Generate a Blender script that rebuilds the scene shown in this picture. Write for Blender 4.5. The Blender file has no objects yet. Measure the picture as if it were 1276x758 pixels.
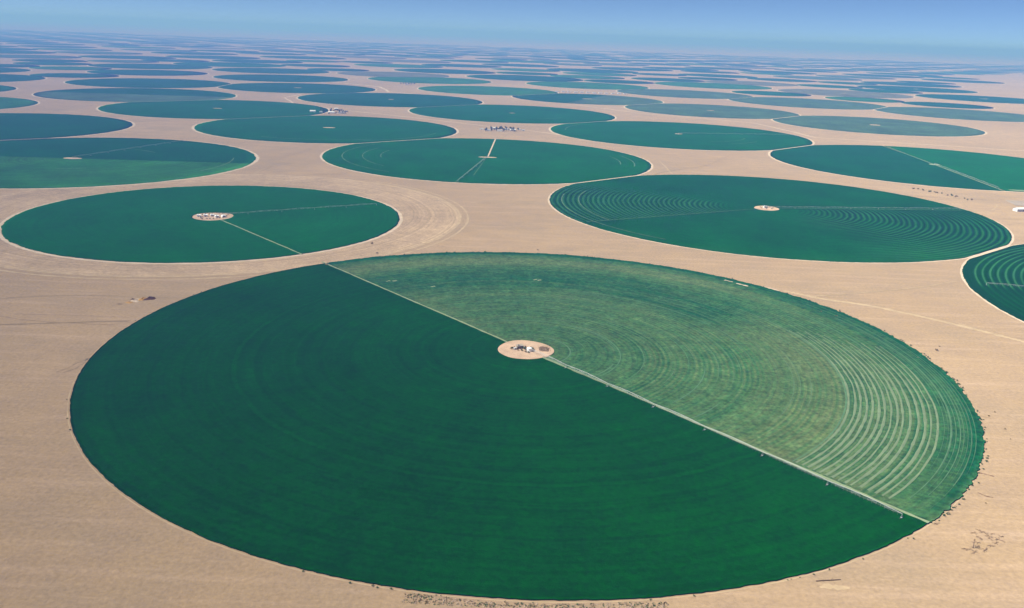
import bpy, math, random
import numpy as np
from mathutils import Matrix, Vector
R_ = math.radians
SC = bpy.context.scene
COL = SC.collection

# ------------------------------------------------------------------ camera
H_CAM = 298.0
PITCH, ROLL = R_(16.932), R_(2.027)
cam_data = bpy.data.cameras.new("camera")
cam_data.sensor_fit = 'HORIZONTAL'; cam_data.sensor_width = 36.0
cam_data.lens = 36.0 * 1106.95 / 1276.0
cam_data.clip_start = 1.0; cam_data.clip_end = 200000.0
camera = bpy.data.objects.new("camera", cam_data); COL.objects.link(camera)
fwd = Vector((0, math.cos(PITCH), -math.sin(PITCH)))
dwn = Vector((0, -math.sin(PITCH), -math.cos(PITCH)))
rgt = Vector((1, 0, 0))
cr, sr = math.cos(ROLL), math.sin(ROLL)
rx = rgt * cr - dwn * sr
dx = rgt * sr + dwn * cr
m = Matrix((( rx.x, -dx.x, -fwd.x, 0.0), (rx.y, -dx.y, -fwd.y, 0.0), (rx.z, -dx.z, -fwd.z, H_CAM), (0, 0, 0, 1)))
camera.matrix_world = m
SC.camera = camera

# ------------------------------------------------------------------ light
SUN_EL, SUN_AZ = R_(48), R_(-104)          # azimuth clockwise from the +Y axis: the sun stands to the left, ahead
world = bpy.data.worlds.new("World"); SC.world = world; world.use_nodes = True
wn, wl = world.node_tree.nodes, world.node_tree.links
sky = wn.new('ShaderNodeTexSky'); sky.sky_type = 'NISHITA'; sky.sun_disc = False
sky.sun_elevation = SUN_EL; sky.sun_rotation = SUN_AZ
sky.altitude = 300; sky.air_density = 0.28; sky.dust_density = 0.0; sky.ozone_density = 6.0
bg = wn['Background']; bg.inputs['Strength'].default_value = 0.07
wl.new(sky.outputs['Color'], bg.inputs['Color'])
sun_data = bpy.data.lights.new("sun", 'SUN'); sun_data.energy = 5.0; sun_data.angle = R_(0.5)
sun_data.color = (1.0, 0.97, 0.95)
sun = bpy.data.objects.new("sun", sun_data); COL.objects.link(sun)
sd = Vector((math.sin(SUN_AZ) * math.cos(SUN_EL), math.cos(SUN_AZ) * math.cos(SUN_EL), math.sin(SUN_EL)))
sun.rotation_euler = sd.to_track_quat('Z', 'Y').to_euler(); sun.location = (0, 0, 600)
SC.view_settings.view_transform = 'Standard'; SC.view_settings.look = 'None'
SC.view_settings.exposure = 0.6; SC.view_settings.gamma = 1.0
HAZE_DENSITY = 0.000134
HAZE_COLOR = (0.18, 0.36, 1.0); HAZE_ABSORB = (.45, .62, 1.0)

# ------------------------------------------------------------------ helpers
rng = np.random.RandomState(7)
random.seed(7)

def tag(o, label=None, cat=None, group=None, kind=None):
    if label: o['label'] = label
    if cat: o['category'] = cat
    if group: o['group'] = group
    if kind: o['kind'] = kind
    return o

def mesh_from(name, V, F, mat=None, smooth=False, attr=None, mats=None, midx=None):
    V = np.asarray(V, dtype=np.float32); me = bpy.data.meshes.new(name)
    if isinstance(F, np.ndarray) and F.ndim == 2:
        n, k = F.shape
        me.vertices.add(len(V)); me.vertices.foreach_set('co', V.ravel())
        me.loops.add(n * k); me.loops.foreach_set('vertex_index', F.astype(np.int32).ravel())
        me.polygons.add(n); me.polygons.foreach_set('loop_start', np.arange(0, n * k, k, dtype=np.int32))
        me.update(calc_edges=True)
    else:
        me.from_pydata([tuple(map(float, v)) for v in V], [], [tuple(f) for f in F]); me.update()
    if mat: me.materials.append(mat)
    if mats:
        for q in mats: me.materials.append(q)
    if midx is not None: me.polygons.foreach_set('material_index', np.asarray(midx, dtype=np.int32))
    if smooth: me.polygons.foreach_set('use_smooth', np.ones(len(me.polygons), dtype=bool))
    if attr is not None:
        a = me.attributes.new('mix', 'FLOAT', 'POINT'); a.data.foreach_set('value', np.asarray(attr, dtype=np.float32))
    me.update()
    return me

def link(name, me, parent=None, loc=(0, 0, 0), rz=0.0):
    o = bpy.data.objects.new(name, me); COL.objects.link(o); o.location = loc; o.rotation_euler = (0, 0, rz)
    if parent: o.parent = parent
    return o

def empty(name, loc, label, cat, group=None, rz=0.0):
    o = bpy.data.objects.new(name, None); COL.objects.link(o); o.location = loc; o.rotation_euler = (0, 0, rz)
    o.empty_display_size = 5
    return tag(o, label, cat, group)

def copy_tree(o, parent=None):
    c = o.copy(); COL.objects.link(c)
    if parent: c.parent = parent
    for ch in list(o.children): copy_tree(ch, c)
    return c

class MB:
    """collects simple solids into one mesh"""
    def __init__(s): s.V = []; s.F = []; s.M = []
    def add(s, V, F, mi=0):
        b = len(s.V); s.V += [tuple(v) for v in V]; s.F += [tuple(i + b for i in f) for f in F]; s.M += [mi] * len(F)
    def box(s, x0, y0, z0, x1, y1, z1, mi=0):
        s.add([(x0,y0,z0),(x1,y0,z0),(x1,y1,z0),(x0,y1,z0),(x0,y0,z1),(x1,y0,z1),(x1,y1,z1),(x0,y1,z1)],
              [(0,3,2,1),(4,5,6,7),(0,1,5,4),(1,2,6,5),(2,3,7,6),(3,0,4,7)], mi)
    def tube(s, p, q, r0, r1=None, n=5, mi=0):
        p, q = Vector(p), Vector(q); r1 = r0 if r1 is None else r1
        d = (q - p).normalized(); a = d.orthogonal().normalized(); b = d.cross(a)
        V = []
        for c, r in ((p, r0), (q, r1)):
            for k in range(n):
                t = 2 * math.pi * k / n; V.append(c + a * (r * math.cos(t)) + b * (r * math.sin(t)))
        F = [(k, (k + 1) % n, n + (k + 1) % n, n + k) for k in range(n)] + [tuple(range(n))[::-1], tuple(range(n, 2 * n))]
        s.add(V, F, mi)
    def lathe(s, prof, n=16, c=(0, 0, 0), mi=0):
        V = []; F = []
        for r, z in prof:
            for k in range(n):
                t = 2 * math.pi * k / n; V.append((c[0] + r * math.cos(t), c[1] + r * math.sin(t), c[2] + z))
        for j in range(len(prof) - 1):
            for k in range(n): F.append((j*n+k, j*n+(k+1) % n, (j+1)*n+(k+1) % n, (j+1)*n+k))
        s.add(V, F, mi)
    def mesh(s, name, *mats, smooth=False):
        return mesh_from(name, s.V, s.F, mats=mats, midx=s.M if len(mats) > 1 else None, smooth=smooth)

def _hash(ix, iy, seed):
    h = (ix.astype(np.int64) * 374761393 + iy.astype(np.int64) * 668265263 + seed * 1442695041) & 0x7fffffff
    h = ((h ^ (h >> 13)) * 1274126177) & 0x7fffffff
    return ((h ^ (h >> 16)) & 0xffff) / 65535.0
def vnoise(x, y, seed=0):
    x = np.asarray(x, float); y = np.asarray(y, float)
    ix, iy = np.floor(x).astype(int), np.floor(y).astype(int); fx, fy = x - ix, y - iy
    fx = fx * fx * (3 - 2 * fx); fy = fy * fy * (3 - 2 * fy)
    a, b = _hash(ix, iy, seed), _hash(ix + 1, iy, seed); c, d = _hash(ix, iy + 1, seed), _hash(ix + 1, iy + 1, seed)
    return (a * (1 - fx) + b * fx) * (1 - fy) + (c * (1 - fx) + d * fx) * fy
def fbm(x, y, seed=0, o=3):
    s = 0; a = .5; t = 0
    for k in range(o): s = s + a * vnoise(x * 2**k, y * 2**k, seed + k); t += a; a *= .5
    return s / t
def sstep(a, b, x):
    t = np.clip((x - a) / (b - a), 0, 1); return t * t * (3 - 2 * t)

# ------------------------------------------------------------------ materials
def new_mat(name, rough=0.95, diff=0.0, spec=0.15):
    mt = bpy.data.materials.new(name); mt.use_nodes = True
    n, l = mt.node_tree.nodes, mt.node_tree.links
    b = n['Principled BSDF']; b.inputs['Roughness'].default_value = rough
    b.inputs['Specular IOR Level'].default_value = spec
    if 'Diffuse Roughness' in b.inputs: b.inputs['Diffuse Roughness'].default_value = diff
    return mt, n, l, b
def mixc(n, l, fac, a, b, blend='MIX'):
    x = n.new('ShaderNodeMix'); x.data_type = 'RGBA'; x.blend_type = blend
    def put(i, v):
        if hasattr(v, 'type') or hasattr(v, 'links'): l.new(v, x.inputs[i])
        elif isinstance(v, (int, float)): x.inputs[i].default_value = v
        else: x.inputs[i].default_value = (*v, 1)
    put(0, fac); put(6, a); put(7, b)
    return x.outputs[2]
def ramp(n, l, src, stops):
    r = n.new('ShaderNodeValToRGB'); e = r.color_ramp.elements
    while len(e) < len(stops): e.new(0.5)
    for k, (p, c) in enumerate(stops):
        e[k].position = p; e[k].color = (*c, 1) if len(c) == 3 else c
    l.new(src, r.inputs[0]); return r.outputs[0]
def noise(n, l, vec, scale, detail=3, dim='3D', rough=.5):
    t = n.new('ShaderNodeTexNoise'); t.noise_dimensions = dim; t.inputs['Scale'].default_value = scale
    t.inputs['Detail'].default_value = detail; t.inputs['Roughness'].default_value = rough
    if dim == '1D': l.new(vec, t.inputs['W'])
    else: l.new(vec, t.inputs['Vector'])
    return t.outputs[0]
def mathn(n, l, op, a, b=None):
    x = n.new('ShaderNodeMath'); x.operation = op
    for i, v in enumerate((a, b)):
        if v is None: continue
        if isinstance(v, (int, float)): x.inputs[i].default_value = v
        else: l.new(v, x.inputs[i])
    return x.outputs[0]
def plain(name, c, rough=.8, var=.15, scale=1.0, spec=.2):
    mt, n, l, b = new_mat(name, rough, 0, spec)
    tc = n.new('ShaderNodeTexCoord').outputs['Object']
    f = noise(n, l, tc, scale, 3)
    d = tuple(max(0, q * (1 - var)) for q in c); e = tuple(min(1, q * (1 + var)) for q in c)
    l.new(ramp(n, l, f, [(.3, d), (.7, e)]), b.inputs['Base Color'])
    return mt

def sand_material():
    mt, n, l, b = new_mat('desert_sand', 1.0, 1.0, .0)
    tc = n.new('ShaderNodeTexCoord').outputs['Object']
    big = noise(n, l, tc, 1 / 700, 4)
    mid = noise(n, l, tc, 1 / 45, 5, rough=.6)
    fin = noise(n, l, tc, 1 / 3.2, 4, rough=.7)
    mp = n.new('ShaderNodeMapping'); l.new(tc, mp.inputs[0]); mp.inputs['Scale'].default_value = (1/160, 1/12, 1); mp.inputs['Rotation'].default_value = (0, 0, .25)
    stk = noise(n, l, mp.outputs[0], 1.0, 4, rough=.6)
    gravel = noise(n, l, tc, 1 / 150, 6, rough=.62)
    base = ramp(n, l, big, [(.35, (0.332, 0.234, 0.134)), (.65, (0.394, 0.278, 0.160))])
    c = mixc(n, l, mathn(n, l, 'MULTIPLY', ramp(n, l, mid, [(.40, (0, 0, 0)), (.66, (1, 1, 1))]), .5), base, (0.299, 0.216, 0.141))
    c = mixc(n, l, mathn(n, l, 'MULTIPLY', ramp(n, l, gravel, [(.5, (0, 0, 0)), (.66, (1, 1, 1))]), .55), c, (0.290, 0.217, 0.137))
    c = mixc(n, l, mathn(n, l, 'MULTIPLY', ramp(n, l, stk, [(.5, (0, 0, 0)), (.72, (1, 1, 1))]), .35), c, (0.498, 0.357, 0.241))
    c = mixc(n, l, .45, c, ramp(n, l, fin, [(.3, (.32, .32, .32)), (.7, (.68, .68, .68))]), 'OVERLAY')
    l.new(c, b.inputs['Base Color'])
    bp = n.new('ShaderNodeBump'); bp.inputs['Strength'].default_value = .5; bp.inputs['Distance'].default_value = .9
    h = mathn(n, l, 'ADD', fin, mathn(n, l, 'MULTIPLY', mid, 3.0)); l.new(h, bp.inputs['Height']); l.new(bp.outputs[0], b.inputs['Normal'])
    return mt

def track_material(name, c):
    mt, n, l, b = new_mat(name, 1.0, 1.0, .0)
    tc = n.new('ShaderNodeTexCoord').outputs['Object']
    f = noise(n, l, tc, 1 / 14, 4, rough=.65)
    l.new(ramp(n, l, f, [(.3, tuple(q * .8 for q in c)), (.7, tuple(min(1, q * 1.12) for q in c))]), b.inputs['Base Color'])
    return mt

def crop_material(name, stops, ring=.25, patch=.3, grain=.35, ringscale=.13, diff=1.0):
    """stops: colours along the 'mix' attribute; ring = concentric sowing bands; patch = uneven growth"""
    mt, n, l, b = new_mat(name, 1.0, diff, 0.0)
    tc = n.new('ShaderNodeTexCoord').outputs['Object']
    at = n.new('ShaderNodeAttribute'); at.attribute_name = 'mix'
    sx = n.new('ShaderNodeSeparateXYZ'); l.new(tc, sx.inputs[0])
    r = mathn(n, l, 'SQRT', mathn(n, l, 'ADD', mathn(n, l, 'MULTIPLY', sx.outputs[0], sx.outputs[0]), mathn(n, l, 'MULTIPLY', sx.outputs[1], sx.outputs[1])))
    r = mathn(n, l, 'ADD', r, mathn(n, l, 'MULTIPLY', noise(n, l, tc, 1 / 60, 2), 9.0))
    rn = noise(n, l, r, ringscale, 4, '1D', .7)
    pn = noise(n, l, tc, 1 / 130, 5, rough=.6)
    gn = noise(n, l, tc, 1 / 4.5, 4, rough=.75)
    gm = noise(n, l, tc, 1 / 17, 3, rough=.6)
    c = ramp(n, l, at.outputs['Fac'], stops) if len(stops) > 1 else None
    if c is None: c = stops[0][1]
    def g(f, w): return ramp(n, l, f, [(.25, (.5 - w / 2,) * 3), (.75, (.5 + w / 2,) * 3)])
    c = mixc(n, l, 1.0, c, g(rn, ring), 'OVERLAY'); c = mixc(n, l, 1.0, c, g(pn, patch), 'OVERLAY')
    c = mixc(n, l, 1.0, c, g(gn, grain), 'OVERLAY'); c = mixc(n, l, 1.0, c, g(gm, grain * .5), 'OVERLAY')
    l.new(c, b.inputs['Base Color'])
    bp = n.new('ShaderNodeBump'); bp.inputs['Strength'].default_value = .45; bp.inputs['Distance'].default_value = .5
    l.new(gn, bp.inputs['Height']); l.new(bp.outputs[0], b.inputs['Normal'])
    return mt

M = {}
M['sand'] = sand_material()
M['pale'] = track_material('pale_graded_sand', (0.564, 0.448, 0.320))
M['oldtrack'] = track_material('old_track', (0.440, 0.328, 0.195))
M['dirt'] = track_material('tracked_sand', (0.365, 0.266, 0.154))
M['rut'] = track_material('dark_rut', (0.290, 0.203, 0.124))
M['mud'] = track_material('dark_spoil', (0.12, 0.058, 0.026))
M['spoil'] = track_material('ochre_spoil', (0.47, 0.275, 0.085))
M['padsand'] = track_material('pad_sand', (0.515, 0.365, 0.241))
M['greentrack'] = track_material('grassy_track', (0.22, 0.28, 0.155))
M['white'] = plain('white_paint', (.78, .77, .74), .6, .06, .5)
M['tank'] = plain('white_tank_steel', (.85, .85, .82), .4, .05, 1)
M['grey'] = plain('grey_steel', (.42, .43, .42), .5, .15, 2)
M['roofgrey'] = plain('roof_sheet', (.6, .6, .58), .5, .12, .8)
M['window'] = plain('dark_window', (.03, .04, .05), .2, .1, 1)
M['door'] = plain('brown_door', (.16, .1, .07), .6, .1, 2)
M['drab'] = plain('drab_render', (.30, .24, .17), .8, .15, .5)
M['drabroof'] = plain('rusty_sheet', (.33, .29, .23), .7, .25, 1.2)
M['rubber'] = plain('tyre_rubber', (.03, .03, .03), .8, .1, 3)
M['bark'] = plain('bark', (.15, .1, .065), .9, .25, 3)
M['twig'] = plain('dry_twig', (.34, .23, .135), .9, .25, 1)
M['leaf'] = plain('tree_leaf', (.030, .060, .028), .8, .5, .6)
M['bushleaf'] = plain('bush_leaf', (.065, .115, .035), .8, .45, .9)
M['dryleaf'] = plain('dry_bush_leaf', (.27, .20, .105), .9, .35, 1.3)
M['stone'] = plain('desert_stone', (.36, .27, .2), .9, .3, 1)

C_DARK = [(.0, (0.0001, 0.0385, 0.0008)), (1.0, (0.0008, 0.0640, 0.0025))]
M['crop_main'] = crop_material('dense_crop_green', C_DARK, .20, .22, .34)
M['crop_teal'] = crop_material('dense_crop_teal', [(0., (0.0001, 0.072, 0.0060)), (1., (0.0015, 0.104, 0.014))], .12, .22, .2)
M['crop_deep'] = crop_material('dense_crop_deep', [(0., (0.0002, 0.060, 0.011)), (1., (0.003, 0.086, 0.022))], .12, .22, .2)
M['crop_mid'] = crop_material('mid_crop', [(0., (0.012, 0.108, 0.020)), (1., (0.040, 0.135, 0.030))], .3, .4, .3)
M['crop_grey'] = crop_material('pale_crop', [(0., (0.0451, 0.1025, 0.0508)), (1., (0.0738, 0.1230, 0.0656))], .3, .4, .3)
M['crop_olive'] = crop_material('stubble', [(0., (0.0984, 0.1148, 0.0656)), (1., (0.1476, 0.1476, 0.0902))], .3, .4, .3)
M['crop_rowed'] = crop_material('rowed_crop', [(0., (0.0007, 0.0177, 0.0068)), (.5, (0.0005, 0.070, 0.009)), (1., (0.0340, 0.1054, 0.0394))], .1, .25, .25)
M['crop_ringed'] = crop_material('ringed_crop', [(0., (0.0007, 0.028, 0.004)), (.4, (0.0005, 0.052, 0.005)), (1., (0.036, 0.150, 0.055))], .1, .2, .2)
M['crop_mown'] = crop_material('mown_crop', [(0., (0.0049, 0.0697, 0.0230)), (.3, (0.046, 0.112, 0.038)), (.65, (0.100, 0.142, 0.055)), (1., (0.165, 0.200, 0.092))], .2, .16, .6, .3)
M['windrow'] = track_material('cut_hay', (0.150, 0.205, 0.112))
M['fallow'] = crop_material('fallow_sand', [(0., (0.3444, 0.2460, 0.1517)), (1., (0.4346, 0.3157, 0.1927))], .16, .2, .3, .2)
M['mown_arc'] = track_material('wheel_rut_crop', (0.085, 0.175, 0.085))

# ------------------------------------------------------------------ ground
N = 66000.0
ground = link('ground', mesh_from('ground', [(-N, -N, 0), (N, -N, 0), (N, N, 0), (-N, N, 0)], [(0, 1, 2, 3)], M['sand']))
tag(ground, 'pale sandy desert plain between the crop circles', kind='structure')

def polar(name, mat, r0, r1, a0, a1, nr, na, z, parent, mix=None, zf=None, skirt=True, wob=1.0, wseed=0, loc=(0, 0, 0), rot=0, cx=0, cy=0, rag=0.0, clips=()):
    """an annular sector as a real slab: a top with relief and a side all round"""
    full = abs(a1 - a0) >= 359.9
    A = np.radians(np.linspace(a0, a1, na + 1)); Rr = np.linspace(r0, r1, nr + 1)
    if full: A = A[:-1]
    AA, RR = np.meshgrid(A, Rr)            # [nr+1, na]
    RR = RR.copy()
    edge = (RR / r1) ** 12
    RR = RR + edge * wob * (1.6 * (fbm(AA * 14, AA * 0 + 3.3, wseed, 3) - .5) * 2 + 1.1 * (vnoise(AA * 90, AA * 0, wseed + 9) - .5) * 2 + rag * (vnoise(AA * 260, AA * 0, wseed + 19) - .4) * 2)
    if clips: RR = clip_r(RR, AA, clips, 4.2)
    X, Y = RR * np.cos(AA) + cx, RR * np.sin(AA) + cy
    Z = np.full_like(X, z) + (zf(RR, np.degrees(AA), X, Y) if zf else 0)
    mx = mix(RR, np.degrees(AA), X, Y) if mix else fbm(X / 90, Y / 90, wseed + 4, 3) * .5
    mx = np.broadcast_to(mx, X.shape)
    cols = X.shape[1]; rows = X.shape[0]
    idx = np.arange(rows * cols).reshape(rows, cols)
    if full: nx = np.roll(idx, -1, axis=1); a = idx[:-1]; b = nx[:-1]; c = nx[1:]; d = idx[1:]
    else: a = idx[:-1, :-1]; b = idx[:-1, 1:]; c = idx[1:, 1:]; d = idx[1:, :-1]
    F = [np.stack([a, d, c, b], -1).reshape(-1, 4)]
    V = [np.stack([X, Y, Z], -1).reshape(-1, 3)]; MX = [mx.reshape(-1)]
    if skirt:
        if full: loops = [idx[-1]] + ([idx[0][::-1]] if r0 > 0.5 else [])
        else: loops = [np.concatenate([idx[0], idx[1:, -1], idx[-1][::-1][1:], idx[:-1, 0][::-1][:-1]])]
        base = rows * cols
        for L in loops:
            vb = V[0][L].copy(); vb[:, 2] = 0.02; V.append(vb); MX.append(MX[0][L] * .3)
            k = len(L); lo = base + np.arange(k); base += k
            F.append(np.stack([L, lo, np.roll(lo, -1), np.roll(L, -1)], -1))
    me = mesh_from(name, np.concatenate(V), np.concatenate(F), mat, smooth=False, attr=np.concatenate(MX))
    return link(name, me, parent, loc, rot)

def ribbon(name, pts, w, z, mat, parent=None, jit=.12, loc=(0, 0, 0), closed=False, thick=0.0):
    P = np.asarray(pts, float); D = np.roll(P, -1, 0) - np.roll(P, 1, 0) if closed else np.gradient(P, axis=0)
    D /= np.hypot(D[:, 0], D[:, 1])[:, None] + 1e-9; Nn = np.stack([-D[:, 1], D[:, 0]], -1)
    wv = (w if np.ndim(w) else np.full(len(P), w)) / 2 * (1 + jit * rng.uniform(-1, 1, len(P)))
    L, Rr = P + Nn * wv[:, None], P - Nn * wv[:, None]; n = len(P)
    if thick > 0:
        V = np.concatenate([np.c_[L, np.full(n, z)], np.c_[P, np.full(n, z + thick)], np.c_[Rr, np.full(n, z)]])
        i = np.arange(n - 1)
        F = np.concatenate([np.stack([i + n, i + n + 1, i + 1, i], -1), np.stack([i + 2 * n, i + 2 * n + 1, i + n + 1, i + n], -1)])
    else:
        V = np.concatenate([np.c_[L, np.full(n, z)], np.c_[Rr, np.full(n, z)]])
        i = np.arange(n if closed else n - 1); j = (i + 1) % n
        F = np.stack([i + n, j + n, j, i], -1)
    return link(name, mesh_from(name, V, F, mat), parent, loc)
def arc(r, a0, a1, step=1.0, cx=0, cy=0):
    t = np.radians(np.linspace(a0, a1, max(3, int(abs(a1 - a0) / step)))); return np.c_[cx + r * np.cos(t), cy + r * np.sin(t)]
def line(p, q, n=24, wig=0.0):
    t = np.linspace(0, 1, n)[:, None]; P = np.array(p) * (1 - t) + np.array(q) * t
    if wig: P = P + (np.c_[vnoise(t[:, 0] * n / 3, t[:, 0], 5), vnoise(t[:, 0] * n / 3, t[:, 0] + 7, 8)] - .5) * wig
    return P
FI = [0]
def rim(parent, R, w=6.0, mat='pale', z=None):
    FI[0] += 1
    P = arc(R + w * .42, 0, 359, 1.2); A_ = np.arctan2(P[:, 1], P[:, 0]); q_ = clip_r(np.hypot(P[:, 0], P[:, 1]), A_, clips_for(parent.location.x, parent.location.y, R), 1.5); P = np.c_[q_ * np.cos(A_), q_ * np.sin(A_)]
    return ribbon('perimeter_track', P, w, z or (.08 + FI[0] * .0012), M[mat], parent, .25, closed=True)
def pad(parent, r, z=.9, mat='padsand', cx=0, cy=0, ry=None):
    V = [(cx, cy, z + .15)]; n = 40
    for k in range(n):
        t = 2 * math.pi * k / n; q = r * (1 + .04 * math.sin(3 * t + r)); V.append((cx + q * math.cos(t), cy + (ry or q) * math.sin(t), z + .1))
    for k in range(n):
        t = 2 * math.pi * k / n; q = r * 1.03; V.append((cx + q * math.cos(t), cy + (ry or q) * 1.03 * math.sin(t), .02))
    F = [(0, 1 + k, 1 + (k + 1) % n) for k in range(n)]
    F += [(1 + k, 1 + n + k, 1 + n + (k + 1) % n, 1 + (k + 1) % n) for k in range(n)]
    return link('pivot_pad', mesh_from('pivot_pad', V, F, M[mat]), parent)

# ------------------------------------------------------------------ where the circles lie (x, y, radius, crop, label, split, hub, scars)
FAR = [
 (527.4, 2962.2, 420, 'crop_teal', 'plain teal crop circle right of centre with a small pale hub', None, (13, 8), 3),
 (-583.8, 2777.1, 393, 'crop_teal', 'plain teal crop circle left of centre, nearest but one to the farm buildings', None, (19, 10), 2),
 (-25.3, 3535.4, 399, 'crop_teal', 'plain teal crop circle just beyond the white farm buildings in the middle', None, (12, 7), 1),
 (-566, 4020.8, 403, 'crop_deep', 'blue-teal crop circle left of centre with two pale dots at its hub', None, (14, 9), 0),
 (-1097.9, 3293.7, 396, 'crop_teal', 'wide teal crop circle behind the left field, touching the one to its right', None, (17, 8), 0),
 (-985, 1967.1, 391, None, 'crop circle at the left edge, dark beyond its hub and lighter green in front', (3, 'crop_deep', 'crop_mid'), (20, 11), 3),
 (-1486.7, 2535.1, 366, 'crop_deep', 'dark teal crop circle cut by the left edge, behind the half-light one', None, None, 2),
 (337.2, 4518.1, 372, None, 'small crop circle, blue-teal at its left and grey-brown at its right', (70, 'crop_deep', 'crop_grey'), (24, 10), 1),
 (851.4, 4031.5, 378, 'crop_grey', 'grey-green crop circle right of centre with a small pale hub', None, (17, 9), 2),
 (1407.9, 3578.2, 390, 'crop_grey', 'grey-green crop circle whose right tip ends in open sand', None, (21, 16), 3),
 (2119.4, 4381.4, 387, 'crop_grey', 'grey-green crop circle at the right edge behind the one ending in sand', None, None, 2),
 (2097, 5910.5, 415, 'crop_olive', 'pale olive crop circle low on the right among blue ones', None, (14, 8), 2),
 (1511.5, 4802.4, 400, 'crop_grey', 'grey-green crop circle between two paler ones right of centre', None, None, 2),
 (945, 5241.1, 385, 'crop_grey', 'slim grey-teal crop circle behind the right end of the blue and brown one', None, None, 1),
 (2962.1, 5831.3, 406, 'crop_deep', 'dark blue crop circle running out of the right edge', None, (30, 12), 2),
 (2978.3, 6894.7, 420, 'crop_deep', 'dark blue crop circle in front of the open sand at far right', None, (20, 12), 0),
 (-1113.8, 4575.3, 385, 'crop_deep', 'blue-teal crop circle left of centre with broken pale streaks across it', None, (20, 12), 6),
 (-1401.6, 5380.5, 385, 'crop_deep', 'dark blue crop circle just behind the one with broken pale streaks', None, None, 1),
 (-169.2, 4908.8, 375, 'crop_mid', 'muted green crop circle behind the plain blue one in the middle', None, None, 2),
 (-563.9, 5740, 385, 'crop_mid', 'muted green crop circle beyond the strip of sand left of centre', None, None, 1),
 (425.2, 5768.9, 385, 'crop_mid', 'muted green crop circle in the middle behind a pale strip of sand', None, None, 2),
 (1330.8, 6330.9, 399, 'crop_mid', 'muted teal crop circle right of centre beside a pale triangle of sand', None, None, 1),
 (-1594.3, 3798.4, 390, None, 'crop circle at the left, dark blue far side and grey-green near side', (4, 'crop_deep', 'crop_grey'), None, 0),
 (-1844.1, 4550.4, 385, 'crop_deep', 'dark teal crop circle just behind the blue and grey-green one at left', None, None, 0),
 (-2751.8, 4448.6, 387, 'crop_deep', 'small dark crop circle tip at the left edge, beyond the tiny one', None, None, 0),
 (-2480, 3715, 368, 'crop_teal', 'tiny dark crop circle tip poking in at the left edge', None, None, 0),
 (-2050, 3107, 350, 'crop_mid', 'mid green crop circle tip at the left edge in front of two dark ones', None, None, 0),
 (-3126.3, 5104, 345, 'crop_deep', 'dark crop circle at the left edge, farthest of the row cut off there', None, None, 0),
 (-1688.1, 6221.8, 385, 'crop_deep', 'slim dark blue crop circle left of centre, third behind the streaked one', None, None, 1),
 (-2191.7, 6932.2, 409, 'crop_teal', 'slim teal crop circle far off at left beyond the stacked dark blue ones', None, None, 0),
 (-2511.2, 6241.1, 394, 'crop_deep', 'broad hazy teal crop circle at left behind the dark teal ones', None, None, 0),
 (-868.4, 6291.7, 383, 'crop_olive', 'olive stubble circle left of centre beside the pale strip of sand', None, None, 1),
 (1737, 6900, 345, 'crop_olive', 'olive stubble circle right of centre behind the pale triangle of sand', None, None, 1),
 (650.8, 8300, 416, 'crop_deep', 'hazy blue crop circle far off in the middle, widest in its row', None, None, 0),
 (1750, 8144.2, 350, 'crop_deep', 'hazy dark blue crop circle far off right of centre', None, None, 0),
]
ALLF = [(14.4, 824.0, 404.4), (-485.1, 1400.7, 298), (470.5, 1649.5, 406.5), (1017.5, 1027.5, 429), (-73.5, 2225.5, 404), (1117, 2395.5, 425)] + [f[:3] for f in FAR]
def clips_for(x, y, R):
    """where two circles would overlap, both crops stop short of the service track between them"""
    out = []
    for a, b, c in ALLF:
        D = math.hypot(a - x, b - y)
        if D < 1 or D > R + c + 9: continue
        out.append((math.atan2(b - y, a - x), (D * D + R * R - c * c) / (2 * D)))
    return out
def clip_r(RR, AA, clips, margin):
    for ph, d in clips:
        cs = np.cos(AA - ph); lim = np.where(cs > .05, (d - margin) / np.maximum(cs, .05), 1e9); RR = np.minimum(RR, lim)
    return RR

# ------------------------------------------------------------------ the big two-tone field in the foreground
MC = (14.4, 824.0)
field = empty('crop_field', (*MC, 0), 'big foreground crop circle, half dark green and half mown pale green', 'crop field')
A_UP, A_DN = 130.5, -49.4
def mix_dark(R, A, X, Y):
    ringd = np.exp(-((R - 27.5) % 55 - 27.5) ** 2 / 3.0)
    m = .18 + .30 * ringd * (.3 + vnoise(A / 9, R / 40, 6)) + .25 * (vnoise(R / 3.5, A / 40, 9) - .5) + .45 * (fbm(X / 140, Y / 140, 3) - .3) + .12 * (vnoise(R / 9, R * 0, 5) - .5) + .18 * (vnoise(X / 6, Y / 6, 11) - .5)
    return np.clip(m, 0, 1)
def z_dark(R, A, X, Y): return .12 * fbm(X / 12, Y / 12, 21, 2) + .1 * vnoise(R / 3, R * 0, 31)
dk = polar('dark_crop', M['crop_main'], 27.2, 403.4, A_UP + .0, 360 + A_DN, 150, 420, .75, field, mix_dark, z_dark, wob=.35, wseed=2, rag=.8)
dk['label'] = 'dense dark green standing crop on the near side'
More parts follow.
